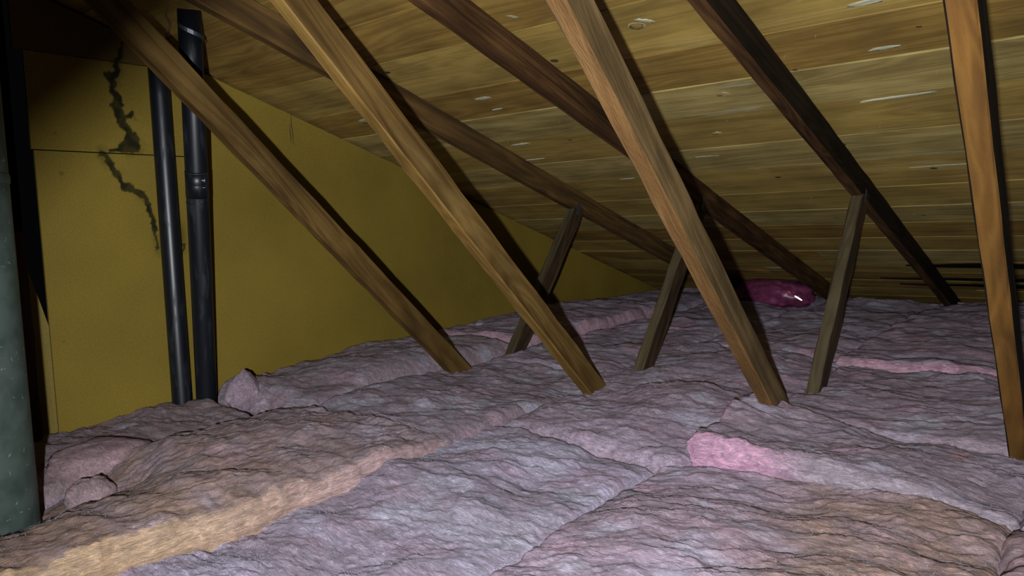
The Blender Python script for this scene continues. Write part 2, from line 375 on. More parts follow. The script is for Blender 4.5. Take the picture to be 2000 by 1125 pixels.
# black strips laid flat under the deck, just above the eave
M['vent'] = simple('black_eave_strip', (.002, .002, .002), .9, spec=.1)
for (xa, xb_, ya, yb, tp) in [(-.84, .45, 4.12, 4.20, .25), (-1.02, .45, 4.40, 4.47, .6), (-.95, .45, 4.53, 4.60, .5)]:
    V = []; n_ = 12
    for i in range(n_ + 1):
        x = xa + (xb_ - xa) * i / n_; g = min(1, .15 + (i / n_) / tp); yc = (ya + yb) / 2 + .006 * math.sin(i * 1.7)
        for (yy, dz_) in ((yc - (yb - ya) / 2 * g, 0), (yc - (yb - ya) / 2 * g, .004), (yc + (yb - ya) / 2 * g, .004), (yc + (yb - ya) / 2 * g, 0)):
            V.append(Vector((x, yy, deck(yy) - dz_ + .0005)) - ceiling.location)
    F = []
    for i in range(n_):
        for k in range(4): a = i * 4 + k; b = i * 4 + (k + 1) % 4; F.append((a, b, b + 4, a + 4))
    link_mesh('eave_strip', pymesh('eave_strip', V, F), M['vent'], ceiling)
# nail tips and splinters that come through the deck
nv = bpy.data.meshes.new('nail_tip')
def cone(r, h, n=6):
    V = [(r * math.cos(2*math.pi*i/n), r * math.sin(2*math.pi*i/n), .003) for i in range(n)] + [(0.001, 0, -h)]
    return pymesh('nail_tip', V, [(i, (i+1) % n, n)[::-1] for i in range(n)] + [tuple(range(n))])
ntip = cone(.0010, .013)
for i, (x, y) in enumerate([(-1.95, 1.62), (-1.90, 2.25), (-1.88, 2.31), (-1.87, 2.78), (-1.30, 2.9), (-1.29, 3.2), (-1.32, 3.55), (-.66, 1.66), (-.65, 3.35), (-.70, 2.02), (-1.25, 2.0), (-.58, 2.5), (-.60, 1.95), (-.33, 2.2), (-.38, 2.21), (-.32, 1.8), (-1.55, 2.2), (-1.5, 1.8), (-1.0, 2.35), (-1.05, 2.1), (-.97, 3.1), (-.85, 2.7)]):
    h = host(x, y)
    if h is None: continue
    o = on_plank('nail_tip', ntip, M['nail'], x, y, 0, i)

# ---- setting: hidden drywall floor, end wall and eave closure
def slab(name, x0, x1, y0, y1, z0, z1, mat, parent=None):
    V = [(x0,y0,z0),(x1,y0,z0),(x1,y1,z0),(x0,y1,z0),(x0,y0,z1),(x1,y0,z1),(x1,y1,z1),(x0,y1,z1)]
    F = [(0,3,2,1),(4,5,6,7),(0,1,5,4),(1,2,6,5),(2,3,7,6),(3,0,4,7)]
    me = pymesh(name, V, F)
    a = me.color_attributes.new('Col', 'FLOAT_COLOR', 'POINT')
    a.data.foreach_set('color', [1.0] * (4 * len(V)))
    return link_mesh(name, me, mat, parent)
fl = slab('floor', -2.95, 1.3, -1.0, 5.75, -.90, -.88, M['floor']); tag(fl, 'drywall under the insulation', kind='structure')
wb = slab('wall_back', -2.95, 1.3, 5.50, 5.53, -.88, -.74, M['dark_board']); tag(wb, 'dark eave closure behind the insulation', kind='structure')
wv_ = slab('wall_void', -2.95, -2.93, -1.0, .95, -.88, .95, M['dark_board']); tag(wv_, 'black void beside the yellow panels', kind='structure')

# ---- wall_left : yellow fibreboard panels, each panel its own piece
wall = empty('wall_left', (WALLX, 2.5, -.88)); tag(wall, 'yellow fibreboard party wall with dark water stain', kind='structure')
def panel(poly_y0, poly_y1, z0, z1, mat, res=.0, roof=True, tilt=0.0, stain=False, xoff=0.0, lo_fn=None):
    """vertical sheet in the wall plane; grid so that a stain can be carried as a colour attribute"""
    ny = max(2, int((poly_y1 - poly_y0) / res)) if res else 2
    nz = max(2, int((z1 - z0) / res)) if res else 2
    y = np.linspace(poly_y0, poly_y1, ny + 1); t = np.linspace(0, 1, nz + 1)
    Y, TT = np.meshgrid(y, t, indexing='ij')
    top = np.minimum(z1, H0 - T * Y - .012 + .004 * noise3(Y * 23, Y * 0 + 3, Y * 0)) if roof else np.full_like(Y, z1)
    Z = z0 + (top - z0) * TT
    X = WALLX + xoff + .0025 * noise3(Y * 2.1, Z * 2.1, Y * 0 + 1.5) + tilt * (Y - poly_y0)
    C = np.ones(Y.shape + (3,))
    if stain:
        wx = Y + .010 * fbm(Y * 30, Z * 30, Y * 0, 3) + .004 * fbm(Y * 90, Z * 90, Y * 0 + 5, 2); wz = Z + .010 * fbm(Y * 30 + 9, Z * 30, Y * 0 + 4, 3)
        D = np.full_like(Y, 9.0)
        for (a, b, r0, r1) in STAIN:
            ax, az = a; bx, bz = b; L2 = (bx-ax)**2 + (bz-az)**2 + 1e-9
            tt = np.clip(((wx-ax)*(bx-ax) + (wz-az)*(bz-az)) / L2, 0, 1)
            d = np.hypot(wx - ax - tt*(bx-ax), wz - az - tt*(bz-az)) - (r0 + (r1-r0)*tt)
            D = np.minimum(D, d)
        s = 1 - sstep(-.004, .0025, D); halo = .35 * (1 - sstep(0, .022, D)) * sstep(-.2, .5, fbm(Y * 9, Z * 9, Y * 0, 2))
        k = np.clip(np.maximum(s * (.88 + .12 * sstep(-.3, .3, fbm(Y * 25, Z * 25, Y * 0 + 8, 2))), halo), 0, 1)[..., None]
        # older pale tide band and smudge between the pipes
        sm = .55 * np.exp(-(((Y - 1.335) / .018) ** 2 + ((Z + .01) / .055) ** 2)); k = np.maximum(k, sm[..., None])
        C = C * (1 - k) + np.array([.06, .08, .09]) * k
        for (sy, sz, r) in [(.955, .325, .004), (.965, .20, .006), (1.02, -.03, .002), (.93, -.33, .003), (1.08, .26, .003)]:
            q = np.exp(-(((Y - sy) ** 2 + (Z - sz) ** 2) / r ** 2))[..., None]; C = C * (1 - .5 * q)
    # front sheet + thickness
    P = np.stack([X, Y, Z], -1)
    th = .010
    P2 = P.copy(); P2[..., 0] -= th
    ring = lambda A: np.concatenate([A])
    n, m_ = Y.shape
    # one closed skin: back row wraps round the edges
    G = np.zeros((n + 2, m_ + 2, 3)); G[1:-1, 1:-1] = P
    G[0, 1:-1] = P2[0]; G[-1, 1:-1] = P2[-1]; G[1:-1, 0] = P2[:, 0]; G[1:-1, -1] = P2[:, -1]
    G[0, 0] = P2[0, 0]; G[0, -1] = P2[0, -1]; G[-1, 0] = P2[-1, 0]; G[-1, -1] = P2[-1, -1]
    CC = np.ones((n + 2, m_ + 2, 3)); CC[1:-1, 1:-1] = C
    base = np.array([WALLX, 2.5, -.88])
    me = grid_mesh('wall_panel', G - base, CC)
    me.polygons.foreach_set('use_smooth', np.zeros(len(me.polygons), dtype=bool))
    return link_mesh('wall_panel', me, mat, wall)
STAIN = []; SK = 1.75
path = [(1.187, .640, .003), (1.178, .60, .005), (1.155, .560, .006), (1.160, .545, .008), (1.135, .515, .009), (1.148, .49, .006), (1.140, .47, .006), (1.152, .45, .010), (1.148, .425, .011), (1.158, .398, .009), (1.165, .375, .010),
        (1.183, .345, .008), (1.187, .33, .011), (1.192, .308, .017), (1.178, .290, .012), (1.150, .284, .007), (1.118, .280, .004)]
for a, b in zip(path[:-1], path[1:]): STAIN.append(((a[0], a[1]), (b[0], b[1]), a[2] * SK, b[2] * SK))
STAIN.append(((1.165, .385), (1.195, .405), .006, .010)); STAIN.append(((1.195, .405), (1.22, .385), .002, .0008)); STAIN.append(((1.19, .335), (1.197, .305), .016, .020))
path2 = [(1.098, .268, .007), (1.105, .25, .008), (1.118, .228, .007), (1.135, .20, .008), (1.148, .18, .006), (1.160, .165, .007), (1.185, .150, .006), (1.205, .140, .008), (1.222, .115, .006), (1.232, .09, .006), (1.238, .065, .006), (1.240, .04, .005), (1.246, .01, .004), (1.25, -.03, .003), (1.253, -.06, .002)]
for a, b in zip(path2[:-1], path2[1:]): STAIN.append(((a[0], a[1]), (b[0], b[1]), a[2] * SK, b[2] * SK))
for a, b in zip([(1.34, -.04, .008), (1.335, -.075, .005), (1.325, -.085, .004), (1.32, -.11, .0025)], [(1.335, -.075, .005), (1.325, -.085, .004), (1.32, -.11, .0025), (1.318, -.13, .001)]):
    STAIN.append(((a[0], a[1]), (b[0], b[1]), a[2], b[2]))
panel(.893, 1.402, -.88, .2690, M['panel'], .0028, stain=True)
panel(.886, 1.402, .2725, .569, M['panel'], .0028, stain=True, xoff=.001)
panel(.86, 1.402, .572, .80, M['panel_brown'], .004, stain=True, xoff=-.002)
panel(1.405, 2.644, -.88, 1.2, M['panel'], .03)
panel(2.648, 3.866, -.88, 1.2, M['panel'], .03, xoff=.002)
panel(3.869, 5.09, -.88, 1.2, M['panel'], .03)
# scrap of panel with a slanting cut, left of the main sheets
V = [(WALLX-.012, .52, -.88), (WALLX-.006, .892, -.88), (WALLX-.006, .892, -.275), (WALLX-.012, .876, -.20), (WALLX-.012, .851, -.10), (WALLX-.012, .826, .012), (WALLX-.012, .52, .012)]
V = [Vector(v) - wall.location for v in V]; V += [v + Vector((-.01, 0, 0)) for v in V]
F = [tuple(range(7)), tuple(range(13, 6, -1))] + [(i, i + 7, (i+1) % 7 + 7, (i+1) % 7) for i in range(7)]
me = pymesh('wall_panel', V, F); a = me.color_attributes.new('Col', 'FLOAT_COLOR', 'POINT'); a.data.foreach_set('color', [1.0] * (4 * len(V)))
link_mesh('wall_panel', me, M['panel_pale'], wall)
# hairline tear marks in the sheet
tm = simple('tear_line', (.03, .02, .006), .9)
for (ya, za, yb, zb) in [(1.822, .462, 1.829, .333), (1.815, .42, 1.817, .345)]:
    V = []
    for i in range(7):
        t = i / 6; y = ya + (yb - ya) * t + .0015 * math.sin(i * 2.1); z = za + (zb - za) * t; wdt = .0016 * math.sin(math.pi * (t * .9 + .05)) + .0003
        V += [(WALLX + .0035, y - wdt, z), (WALLX + .0035, y + wdt, z)]
    V = [Vector(v) - wall.location for v in V]
    link_mesh('tear_line', pymesh('tear_line', V, [(2*i, 2*i+1, 2*i+3, 2*i+2) for i in range(6)]), tm, wall)

# ------------------------------------------------------------------ trusses
TB, TS = .945, 1.23; BC, SCO = 1.335, 3.435
def truss(X, label, rafter_m, side_m, edge_m, sside_m, sedge_m, st_w=.074, xb=0.0, back=False, bz=0.0):
    root = empty('roof_truss', (X + .019, 2.25, -.84)); tag(root, label, 'roof truss', 'roof trusses of sawn timber')
    xc = X + .019
    up = Vector((0, SN, CS)); d = Vector((0, CS, -SN))
    ln = (5.45 - .645) / CS
    me = beam_mesh('rafter', ln, .038, .089, 40, .003, .0008, 0, 0, int(-X * 100))
    o = link_mesh('rafter', me, [rafter_m, M['rafter'] if rafter_m is M['shaded_side'] else rafter_m], root)
    place(o, Vector((xc, RIDGE, deck(RIDGE))) - up * .0450, d, up, root)
    # diagonal brace, near lower edge line z = BC - TB*y
    cb = 1 / math.hypot(1, TB); db = Vector((0, cb, -TB * cb)); ub = Vector((0, TB * cb, cb))
    y0 = .77; p0 = Vector((xc + xb, y0, BC - TB * y0)) + ub * .0375
    L = (2.30 - y0) / cb
    me = beam_mesh('diagonal_brace', L, .038, .075, 30, .003, .0005 if back else .0010, -(TB - T) * .75, 0, int(-X * 100) + 3)
    o = link_mesh('diagonal_brace', me, [side_m, edge_m], root); place(o, p0, db, ub, root)
    # strut from the same node up to the middle of the rafter; near upper line z = TS*y - SCO
    cs = 1 / math.hypot(1, TS); ds = Vector((0, cs, TS * cs)); us = Vector((0, TS * cs, -cs))      # us points away from the near face
    y0 = 2.20; p0 = Vector((xc, y0, TS * y0 - SCO)) + us * (st_w / 2)
    y1 = 2.855; L = (y1 - y0) / cs
    me = beam_mesh('strut', L, .038, st_w, 20, .003, .0012, 0, -.75, int(-X * 100) + 5)
    o = link_mesh('strut', me, [sside_m, sedge_m], root); place(o, p0, ds, -us, root)
    # hidden bottom chord under the insulation carries both
    me = beam_mesh('bottom_chord', 5.9, .038, .089, 12, .003, .0006, 0, 0, 3)
    o = link_mesh('bottom_chord', me, [rafter_m, rafter_m], root); place(o, (xc, -.45, -.835), (0, 1, 0), (0, 0, 1), root)
    # toothed metal plate on the side of the joint
    V = []; F = []
    nx, nz, w_, h_ = 4, 5, .030, .052
    for j in range(nz + 1):
        for i in range(nx + 1): V.append((.0005 + .0006 * ((i + j) % 2), -w_ / 2 + w_ * i / nx, -h_ / 2 + h_ * j / nz))
    k0 = len(V)
    for j in range(nz):
        for i in range(nx): a = j * (nx + 1) + i; F.append((a, a + 1, a + nx + 2, a + nx + 1))
    o = link_mesh('truss_plate', pymesh('truss_plate', V, F), M['plate'], root)
    o.location = Vector((xc + .0215, 2.865, .045)) - root.location; o.rotation_euler = (math.radians(-25), 0, 0)
    if back:        # unseen far half of same truss, near side of ridge, lowered for its shadow
        ym = 2 * RIDGE; y0 = .60; y1 = -.55
        dm = Vector((0, -cb, -TB * cb)); um = Vector((0, -TB * cb, cb))
        p0 = Vector((xc + xb, y0, BC + bz - TB * (ym - y0))) + um * .0375
        me = beam_mesh('diagonal_brace', (y0 - y1) / cb, .038, .075, 16, .003, .0010, 0, 0, 91)
        o = link_mesh('diagonal_brace', me, [side_m, edge_m], root); place(o, p0, dm, um, root)
    return root
TA = truss(-1.97, 'roof truss nearest the yellow wall, its brace crossing in front of the black pipes', M['rafter_amber'], M['brace_side'], M['brace_side'], M['strut_side'], M['strut_edge'])
TBr = truss(-1.363, 'second roof truss from the yellow wall, its long brown brace ending mid floor', M['rafter'], M['brace_side'], M['brace_edge'], M['strut_side'], M['strut_edge'])
TC = truss(-.75, 'roof truss with shade-darkened rafter and rough orange fuzzy brace, right of centre', M['shaded_side'], M['brace_grey'], M['brace_orange'], M['strut_side'], M['strut_edge'])
TD = truss(-.14, 'roof truss at the right frame edge with bright amber near brace', M['shaded_side'], M['shaded_side'], M['post_orange'], M['strut_side'], M['strut_edge'], xb=-.050, back=True, bz=-.068)

# ------------------------------------------------------------------ pipes, duct, post
def tube_mesh(name, p0, p1, r, n=40, seg=8, rings=None, cap=True):
    p0 = Vector(p0); p1 = Vector(p1); d = (p1 - p0); L = d.length; V = []; F = []
    st = rings or [(i / seg, 1.0) for i in range(seg + 1)]
    for (t, s) in st:
        for k in range(n):
            a = 2 * math.pi * k / n; V.append((r * s * math.cos(a), r * s * math.sin(a), L * t))
    m_ = len(st)
    for i in range(m_ - 1):
        for k in range(n): F.append((i*n+k, i*n+(k+1) % n, (i+1)*n+(k+1) % n, (i+1)*n+k))
    F.append(tuple(range(n-1, -1, -1))); F.append(tuple((m_-1)*n + k for k in range(n)))
    me = pymesh(name, V, F); 
    sm = [True] * (len(F) - 2) + [False] * 2; me.polygons.foreach_set('use_smooth', sm)
    q = d.to_track_quat('Z', 'Y'); return me, p0, q
def pipe(name, label, p0, p1, r, rings=None):
    root = empty(name, p0); me, p, q = tube_mesh('pipe_barrel', p0, p1, r, rings=rings)
    o = link_mesh('pipe_barrel', me, M['abs'], root); o.rotation_euler = q.to_euler()
    tag(root, label, 'pipe', 'black plastic vent pipes'); return root, q
P1a, P1b = (-2.545, 1.268, -.88), (-2.545, 1.272, .655)
r1, q1 = pipe('vent_pipe', 'left black plastic vent pipe standing straight against the yellow wall', P1a, P1b, .0325)
P2b = Vector((-2.195, 1.205, .668)); P2f = Vector((-2.510, 1.340, -.615)); P2a = P2f + (P2f - P2b).normalized() * .22
r2, q2 = pipe('vent_pipe', 'right black plastic vent pipe leaning out to the roof planks, with a coupling', tuple(P2a), tuple(P2b), .0345)
LL = (P2b - P2a).length
def on_pipe2(z): # distance along the pipe for a given height
    return (z - P2a.z) / (P2b.z - P2a.z) * LL
zc = .235
V = []
me, _, _ = tube_mesh('coupling', (0, 0, 0), (0, 0, .085), .0345, rings=[(0, 1.0), (0, 1.03), (.46, 1.03), (.48, 1.02), (.52, 1.02), (.54, 1.03), (1, 1.03), (1, 1.0)])
o = link_mesh('coupling', me, M['abs'], r2); o.rotation_euler = q2.to_euler(); o.location = q2 @ Vector((0, 0, on_pipe2(.115)))
for z_ in (.098, .160, .192):
    me, _, _ = tube_mesh('scuff_ring', (0, 0, 0), (0, 0, .0015), .0345, rings=[(0, 1.0), (0, 1.036), (1, 1.036), (1, 1.0)])
    if z_ in (.125, .192): mt = M['metal_strap']
    else: mt = M['abs']
    o = link_mesh('scuff_ring', me, mt, r2); o.rotation_euler = q2.to_euler(); o.location = q2 @ Vector((0, 0, on_pipe2(z_)))
for (zz, aa, hh, ww) in [(.172, -1.25, .004, .35), (.168, -1.05, .012, .06), (.150, -1.2, .002, .25)]:
    V = []
    for i in range(7):
        a = aa + ww * i / 6
        for t in (0, hh * (.6 + .4 * math.sin(i * 2.3))): V.append((.0345 * 1.034 * math.cos(a), .0345 * 1.034 * math.sin(a), on_pipe2(zz) + t))
    o = link_mesh('white_scuff', pymesh('white_scuff', V, [(2*i, 2*i+2, 2*i+3, 2*i+1) for i in range(6)]), M['white_mark'], r2); o.rotation_euler = q2.to_euler()
# perforated strap nailed across the top of the leaning pipe
strap = empty('hanger_strap', tuple(P2a)); strap.location = P2b + Vector((0, 0, -.07)); tag(strap, 'perforated steel strap hugging the top of the leaning black pipe', 'strap')
V = []; F = []
for i in range(15):
    a = math.radians(-175 + i * 13)
    for s in (0, 1):
        for rr_ in (.0355, .0370): V.append((rr_ * math.cos(a), rr_ * math.sin(a), .012 * s - .045 * (i / 14) + .02))
for i in range(14):
    b_ = i * 4
    F += [(b_, b_+2, b_+6, b_+4), (b_+1, b_+5, b_+7, b_+3), (b_, b_+4, b_+5, b_+1), (b_+2, b_+3, b_+7, b_+6)]
o = link_mesh('strap_band', pymesh('strap_band', V, F), M['metal_strap'], strap); o.rotation_euler = q2.to_euler()
# stray wire near the pipe top
def wire(name, pts, r, mat, parent=None):
    cu = bpy.data.curves.new(name, 'CURVE'); cu.dimensions = '3D'; cu.bevel_depth = r; cu.bevel_resolution = 2
    sp = cu.splines.new('NURBS'); sp.points.add(len(pts) - 1)
    for p, q in zip(sp.points, pts): p.co = (*q, 1)
    sp.use_endpoint_u = True; sp.order_u = 3
    tmp = bpy.data.objects.new(name, cu); COL.objects.link(tmp)
    me = bpy.data.meshes.new_from_object(tmp.evaluated_get(bpy.context.evaluated_depsgraph_get()))
    bpy.data.objects.remove(tmp); me.materials.clear()
    return link_mesh(name, me, mat, parent)
wr = wire('loose_wire', [(-2.23, 1.16, .683), (-2.25, 1.15, .655), (-2.235, 1.165, .63), (-2.245, 1.15, .60), (-2.235, 1.16, .575), (-2.225, 1.165, .54)], .0012, M['metal_strap'])
tag(wr, 'thin loose wire hanging beside the top of the leaning black pipe', 'wire')

# galvanised duct at the left frame edge
DR = .124; DC = Vector((-1.935, .480, 0))
duct = empty('flue_duct', (DC.x, DC.y, -.86)); tag(duct, 'fat grey green galvanised metal duct rising at the left frame edge', 'duct')
me, p, q = tube_mesh('duct_barrel', (0, 0, 0), (0, 0, 1.72), DR, n=72, seg=12)
o = link_mesh('duct_barrel', me, M['duct'], duct)
me, p, q = tube_mesh('seam_band', (0, 0, 0), (0, 0, .022), DR, n=72, rings=[(0, 1.0), (.1, 1.014), (.45, 1.02), (.55, 1.02), (.9, 1.014), (1, 1.0)])
o = link_mesh('seam_band', me, M['duct'], duct); o.location = (0, 0, .98)
V = [(DR + .0005, -.004, 0), (DR + .004, -.003, 0), (DR + .004, .003, 0), (DR + .0005, .004, 0)]; V += [(a_, b_, 1.72) for a_, b_, c_ in V]
o = link_mesh('lock_seam', pymesh('lock_seam', V, [(0,1,5,4),(1,2,6,5),(2,3,7,6)]), M['duct'], duct); o.rotation_euler = (0, 0, math.radians(-100))

# dark timber post behind the duct
post = empty('timber_post', (-2.53, .81, -.88)); tag(post, 'dark red brown timber post standing between the metal duct and the yellow wall', 'post')
me = beam_mesh('post_timber', .90, .050, .062, 14, .003, .0008, 0, 0, 77)
o = link_mesh('post_timber', me, [M['post_wood']] * 2, post); place(o, (-2.53, .786, -.88), (0, 0, 1), (0, 1, 0), post)

# ------------------------------------------------------------------ insulation batts
def terrace(h, k, s):
    """turn smooth height into torn layers with little cliffs"""
    t = h * k; f = np.floor(t); r = t - f
    return (f + sstep(.5 - s, .5 + s, r)) / k
LAV = np.array([.345, .275, .350]); PINK = np.array([.52, .285, .375]); TAN = np.array([.300, .185, .140]); PALE = np.array([.50, .48, .60]); MAUVE = np.array([.235, .140, .160])
SPOTS = [  # x, y, rx, ry, colour, strength : dirt and dye marks with a place of their own
    (-1.03, 1.17, .045, .018, (.10, .12, .16), .75), (-.27, 1.93, .018, .03, (.42, .12, .12), .8), (-1.72, 1.26, .03, .015, (.42, .14, .10), .7), (-2.16, .80, .03, .015, (.45, .12, .13), .7),
    (-.93, 1.33, .05, .04, (.42, .45, .52), .6), (-.80, 1.40, .05, .03, (.45, .46, .55), .6), (-1.0, 1.08, .10, .05, (.40, .40, .46), .5)]
def macro(x, y):
    z = .028 * noise3(x * 2.3, y * 2.3, x * 0 + .5) + .022 * noise3(x * 5.2, y * 5.2, x * 0 + 7.5)
    return z
BATTS = []
def batt(label, x0, x1, y0, y1, zt, res=.007, thick=.16, r=.030, seed=0, tint=None, tan=0.0, wob=.012, crown=.015, zx=0.0, zy=0.0, side=(.40, .28, .34), fib=0, hard=False, lengthwise=False, shape=None, heap=None, group='pink fibreglass batts laid over the attic floor'):
    cx_, cy_ = (x0 + x1) / 2, (y0 + y1) / 2
    nu = max(8, int((x1 - x0) / res)); nv = max(8, int((y1 - y0) / res)); ns = max(6, int(thick / max(res, .008)))
    iu = np.arange(-ns, nu + ns + 1); iv = np.arange(-ns, nv + ns + 1)
    U, W_ = np.meshgrid(iu, iv, indexing='ij')
    u = np.clip(U / nu, 0, 1); v = np.clip(W_ / nv, 0, 1)
    du = np.maximum(np.maximum(-U, U - nu), 0) / ns; dv = np.maximum(np.maximum(-W_, W_ - nv), 0) / ns
    dn = np.maximum(du, dv)
    X = x0 + (x1 - x0) * u; Y = y0 + (y1 - y0) * v
    # ragged outline: push edges in/out with noise (fades to the inside)
    ex = np.minimum(u, 1 - u) * (x1 - x0); ey = np.minimum(v, 1 - v) * (y1 - y0)
    wx = np.exp(-ex / .06); wy = np.exp(-ey / .06)
    sgx = np.where(u < .5, -1, 1); sgy = np.where(v < .5, -1, 1)
    S = np.full_like(X, float(seed) * 3.17)
    X = X + sgx * wx * (wob * 1.6 * noise3(Y * 6 + sgx * 5, S, S) + wob * .35 * fbm(Y * 28 + sgx * 5, S, S + 3 + 2 * dn, 3))
    Y = Y + sgy * wy * (wob * 1.6 * noise3(X * 6 + sgy * 5, S + 8, S) + wob * .35 * fbm(X * 28 + sgy * 5, S + 8, S + 3 + 2 * dn, 3))
    if shape is not None: X, Y = shape(X, Y, u, v)
    d = np.minimum(ex, ey); q = np.clip(1 - d / r, 0, 1)
    rnd = r * .8 * (1 - np.sqrt(np.clip(1 - q * q, 0, 1)))
    Z = zt + macro(X, Y) + crown * (4 * u * (1 - u)) ** .7 + zx * (u - .5) + zy * (v - .5) - rnd
    if heap is not None: Z = Z + heap(X, Y)
    n1 = fbm(X * 11, Y * 17, S, 4)
    ca, sa = math.cos(.35), math.sin(.35)
    XR, YR = X * ca + Y * sa, -X * sa + Y * ca
    if lengthwise: XR, YR = Y * .97 + X * .24, X * .97 - Y * .24
    wrp = .03 * noise3(X * 14, Y * 14, S + 2)
    n2 = fbm((XR + wrp) * 15, (YR + wrp) * 62, S + 9, 4, .6)
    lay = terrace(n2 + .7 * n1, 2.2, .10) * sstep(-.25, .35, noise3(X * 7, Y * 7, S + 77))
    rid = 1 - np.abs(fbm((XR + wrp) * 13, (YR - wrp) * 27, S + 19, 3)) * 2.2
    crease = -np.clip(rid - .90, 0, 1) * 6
    top = np.exp(-dn * 30)
    n3 = fbm(XR * 75 + wrp * 60, YR * 130, S + 4, 2)
    det = .0085 * n1 + .0026 * n2 + .0030 * lay + .0010 * n3 + .0040 * crease * sstep(.05, .4, noise3(X * 4, Y * 4, S + 30))
    Z = Z + det * (.35 + .65 * top)
    Zs = -dn * thick
    ssn = fbm(X * 18, Y * 18, Zs * 70 + S, 4); 
    out = .004 * ssn * (1 - top) + .0035 * fbm((X + Y) * 7, Zs * 160 + ssn, S, 2) * (1 - top) + .010 * np.sin(np.clip(dn * thick / .05, 0, 1) * math.pi) * (1 - top)
    X = X + np.where(U < 0, -1, np.where(U > nu, 1, 0)) * out; Y = Y + np.where(W_ < 0, -1, np.where(W_ > nv, 1, 0)) * out
    Z = Z + Zs
    # colour of the wool, with shade put into the creases
    m1 = sstep(-.35, .45, fbm(X * 3.1, Y * 4.1, S + 41, 3))[..., None]; m2 = sstep(.1, .6, fbm(X * 6, Y * 9, S + 55, 3))[..., None]; m3 = sstep(.15, .7, fbm(X * 5, Y * 8, S + 66, 4))[..., None]
    base = LAV if tint is None else np.array(tint)
    C = base * (1 - .45 * m1) + MAUVE * (.45 * m1)
    C = C * (1 - .68 * m2) + PALE * (.68 * m2)
    C = C * (1 - .45 * m3) + PINK * (.45 * m3)
    tn = tan(X, Y) if callable(tan) else np.full_like(X, tan)
    tn = np.clip(tn * (1 + .6 * fbm(X * 7, Y * 9, S + 70, 3)), 0, 1)[..., None]
    C = C * (1 - tn) + TAN * (1 + .45 * fbm(X * 20, Y * 45, S + 75, 3)[..., None]) * tn
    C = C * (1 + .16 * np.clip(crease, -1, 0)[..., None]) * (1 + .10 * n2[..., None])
    for (sx, sy, rx, ry, c, st) in SPOTS:
        k = st * np.exp(-(((X - sx) / rx) ** 2 + ((Y - sy) / ry) ** 2) * (1 + .5 * n2)); k = np.clip(k, 0, 1)[..., None]; C = C * (1 - k) + np.array(c) * k
    sd = np.maximum(sstep(-.01, .05, dn), sstep(.30, .55, q + .25 * n2 + .2 * n1) if hard else 0)[..., None]
    pk = (side(X, Y) if callable(side) else np.array(side)) * (1 + .22 * ssn[..., None]); C = C * (1 - sd) + pk * sd
    C = np.clip(C * 1.10, .02, .9)
    o0 = np.array([cx_, cy_, zt - thick])
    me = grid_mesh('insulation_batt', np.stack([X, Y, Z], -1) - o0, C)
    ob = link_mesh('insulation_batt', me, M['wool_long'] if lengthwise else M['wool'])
    ob.location = tuple(o0); tag(ob, label, 'insulation', group)
    BATTS.append(ob)
    if fib:
        g = np.random.default_rng(seed + 100)
        nin = (dn == 0); pts = np.stack([X[nin], Y[nin], Z[nin]], -1); k = g.integers(0, len(pts), fib); P = pts[k]
        a = g.normal(1.35 if lengthwise else .25, .55, fib); ln = g.uniform(.004, .012, fib) + .020 * g.random(fib) ** 4; wd = g.uniform(.00018, .00042, fib); cv = g.normal(0, .35, fib)
        V = []; 
        nseg = 3; tt = np.linspace(-.5, .5, nseg + 1)
        arr = np.zeros((fib, nseg + 1, 2, 3))
        for i, t in enumerate(tt):
            ang = a + cv * t * 2
            dx = np.cos(ang) * ln * t; dy = np.sin(ang) * ln * t; h = .0015 + .0035 * g.random(fib) * (.25 - t * t) * 4
            nx_, ny_ = -np.sin(ang), np.cos(ang); ww = wd * (1 - abs(t) * 1.2)
            for s in (0, 1):
                arr[:, i, s, 0] = P[:, 0] + dx + nx_ * ww * (s * 2 - 1); arr[:, i, s, 1] = P[:, 1] + dy + ny_ * ww * (s * 2 - 1); arr[:, i, s, 2] = P[:, 2] + h
        arr -= o0
        b_ = np.arange(fib)[:, None] * (nseg + 1) * 2
        q = np.concatenate([b_ + np.array([[2*i, 2*i+1, 2*i+3, 2*i+2]]) for i in range(nseg)], 1).reshape(-1, 4)
        fm = bpy.data.meshes.new('loose_fibres'); fm.vertices.add(fib * (nseg + 1) * 2); fm.vertices.foreach_set('co', arr.reshape(-1).astype(np.float32))
        fm.loops.add(q.size); fm.loops.foreach_set('vertex_index', q.reshape(-1).astype(np.int32)); fm.polygons.add(len(q)); fm.polygons.foreach_set('loop_start', np.arange(0, q.size, 4, dtype=np.int32))
        fm.update(calc_edges=True)
        fo_ = link_mesh('loose_fibres', fm, M['fibre'], ob); tag(fo_, kind='stuff')
    return ob

tanL = lambda X, Y: .85 * sstep(-.1, .35, 1.25 - Y) * sstep(-1.30, -1.75, X) + .25
batt('long brown stained batt in the left foreground with peach cut side', -2.055, -1.385, -.10, 1.40, -.560, .0055, .20, .022, 1, tan=lambda X, Y: .35 + .55 * sstep(1.45, .5, Y), side=lambda X, Y: (1 - sstep(.5, 1.3, Y)[..., None]) * np.array([.50, .32, .18]) + sstep(.5, 1.3, Y)[..., None] * np.array([.47, .30, .31]), hard=True, lengthwise=True, fib=5000, crown=.012, heap=lambda X, Y: .02 * sstep(1.3, .8, Y) - .115 * sstep(-1.55, -1.88, X) * sstep(1.0, .60, Y))  # peach side carries the warm rim colour of the lamp
batt('narrow brown batt along the foot of the yellow wall beside the duct', -2.585, -2.075, -.10, 1.33, -.605, .008, .16, .03, 2, tan=.5, fib=1200, crown=.01)
batt('lavender batt in the centre foreground, left of the long seam', -1.425, -.862, .05, 1.585, -.622, .0042, .16, .02, 3, tan=.02, tint=(.44, .38, .51), fib=9000, zy=.045, wob=.016, zx=-.030)
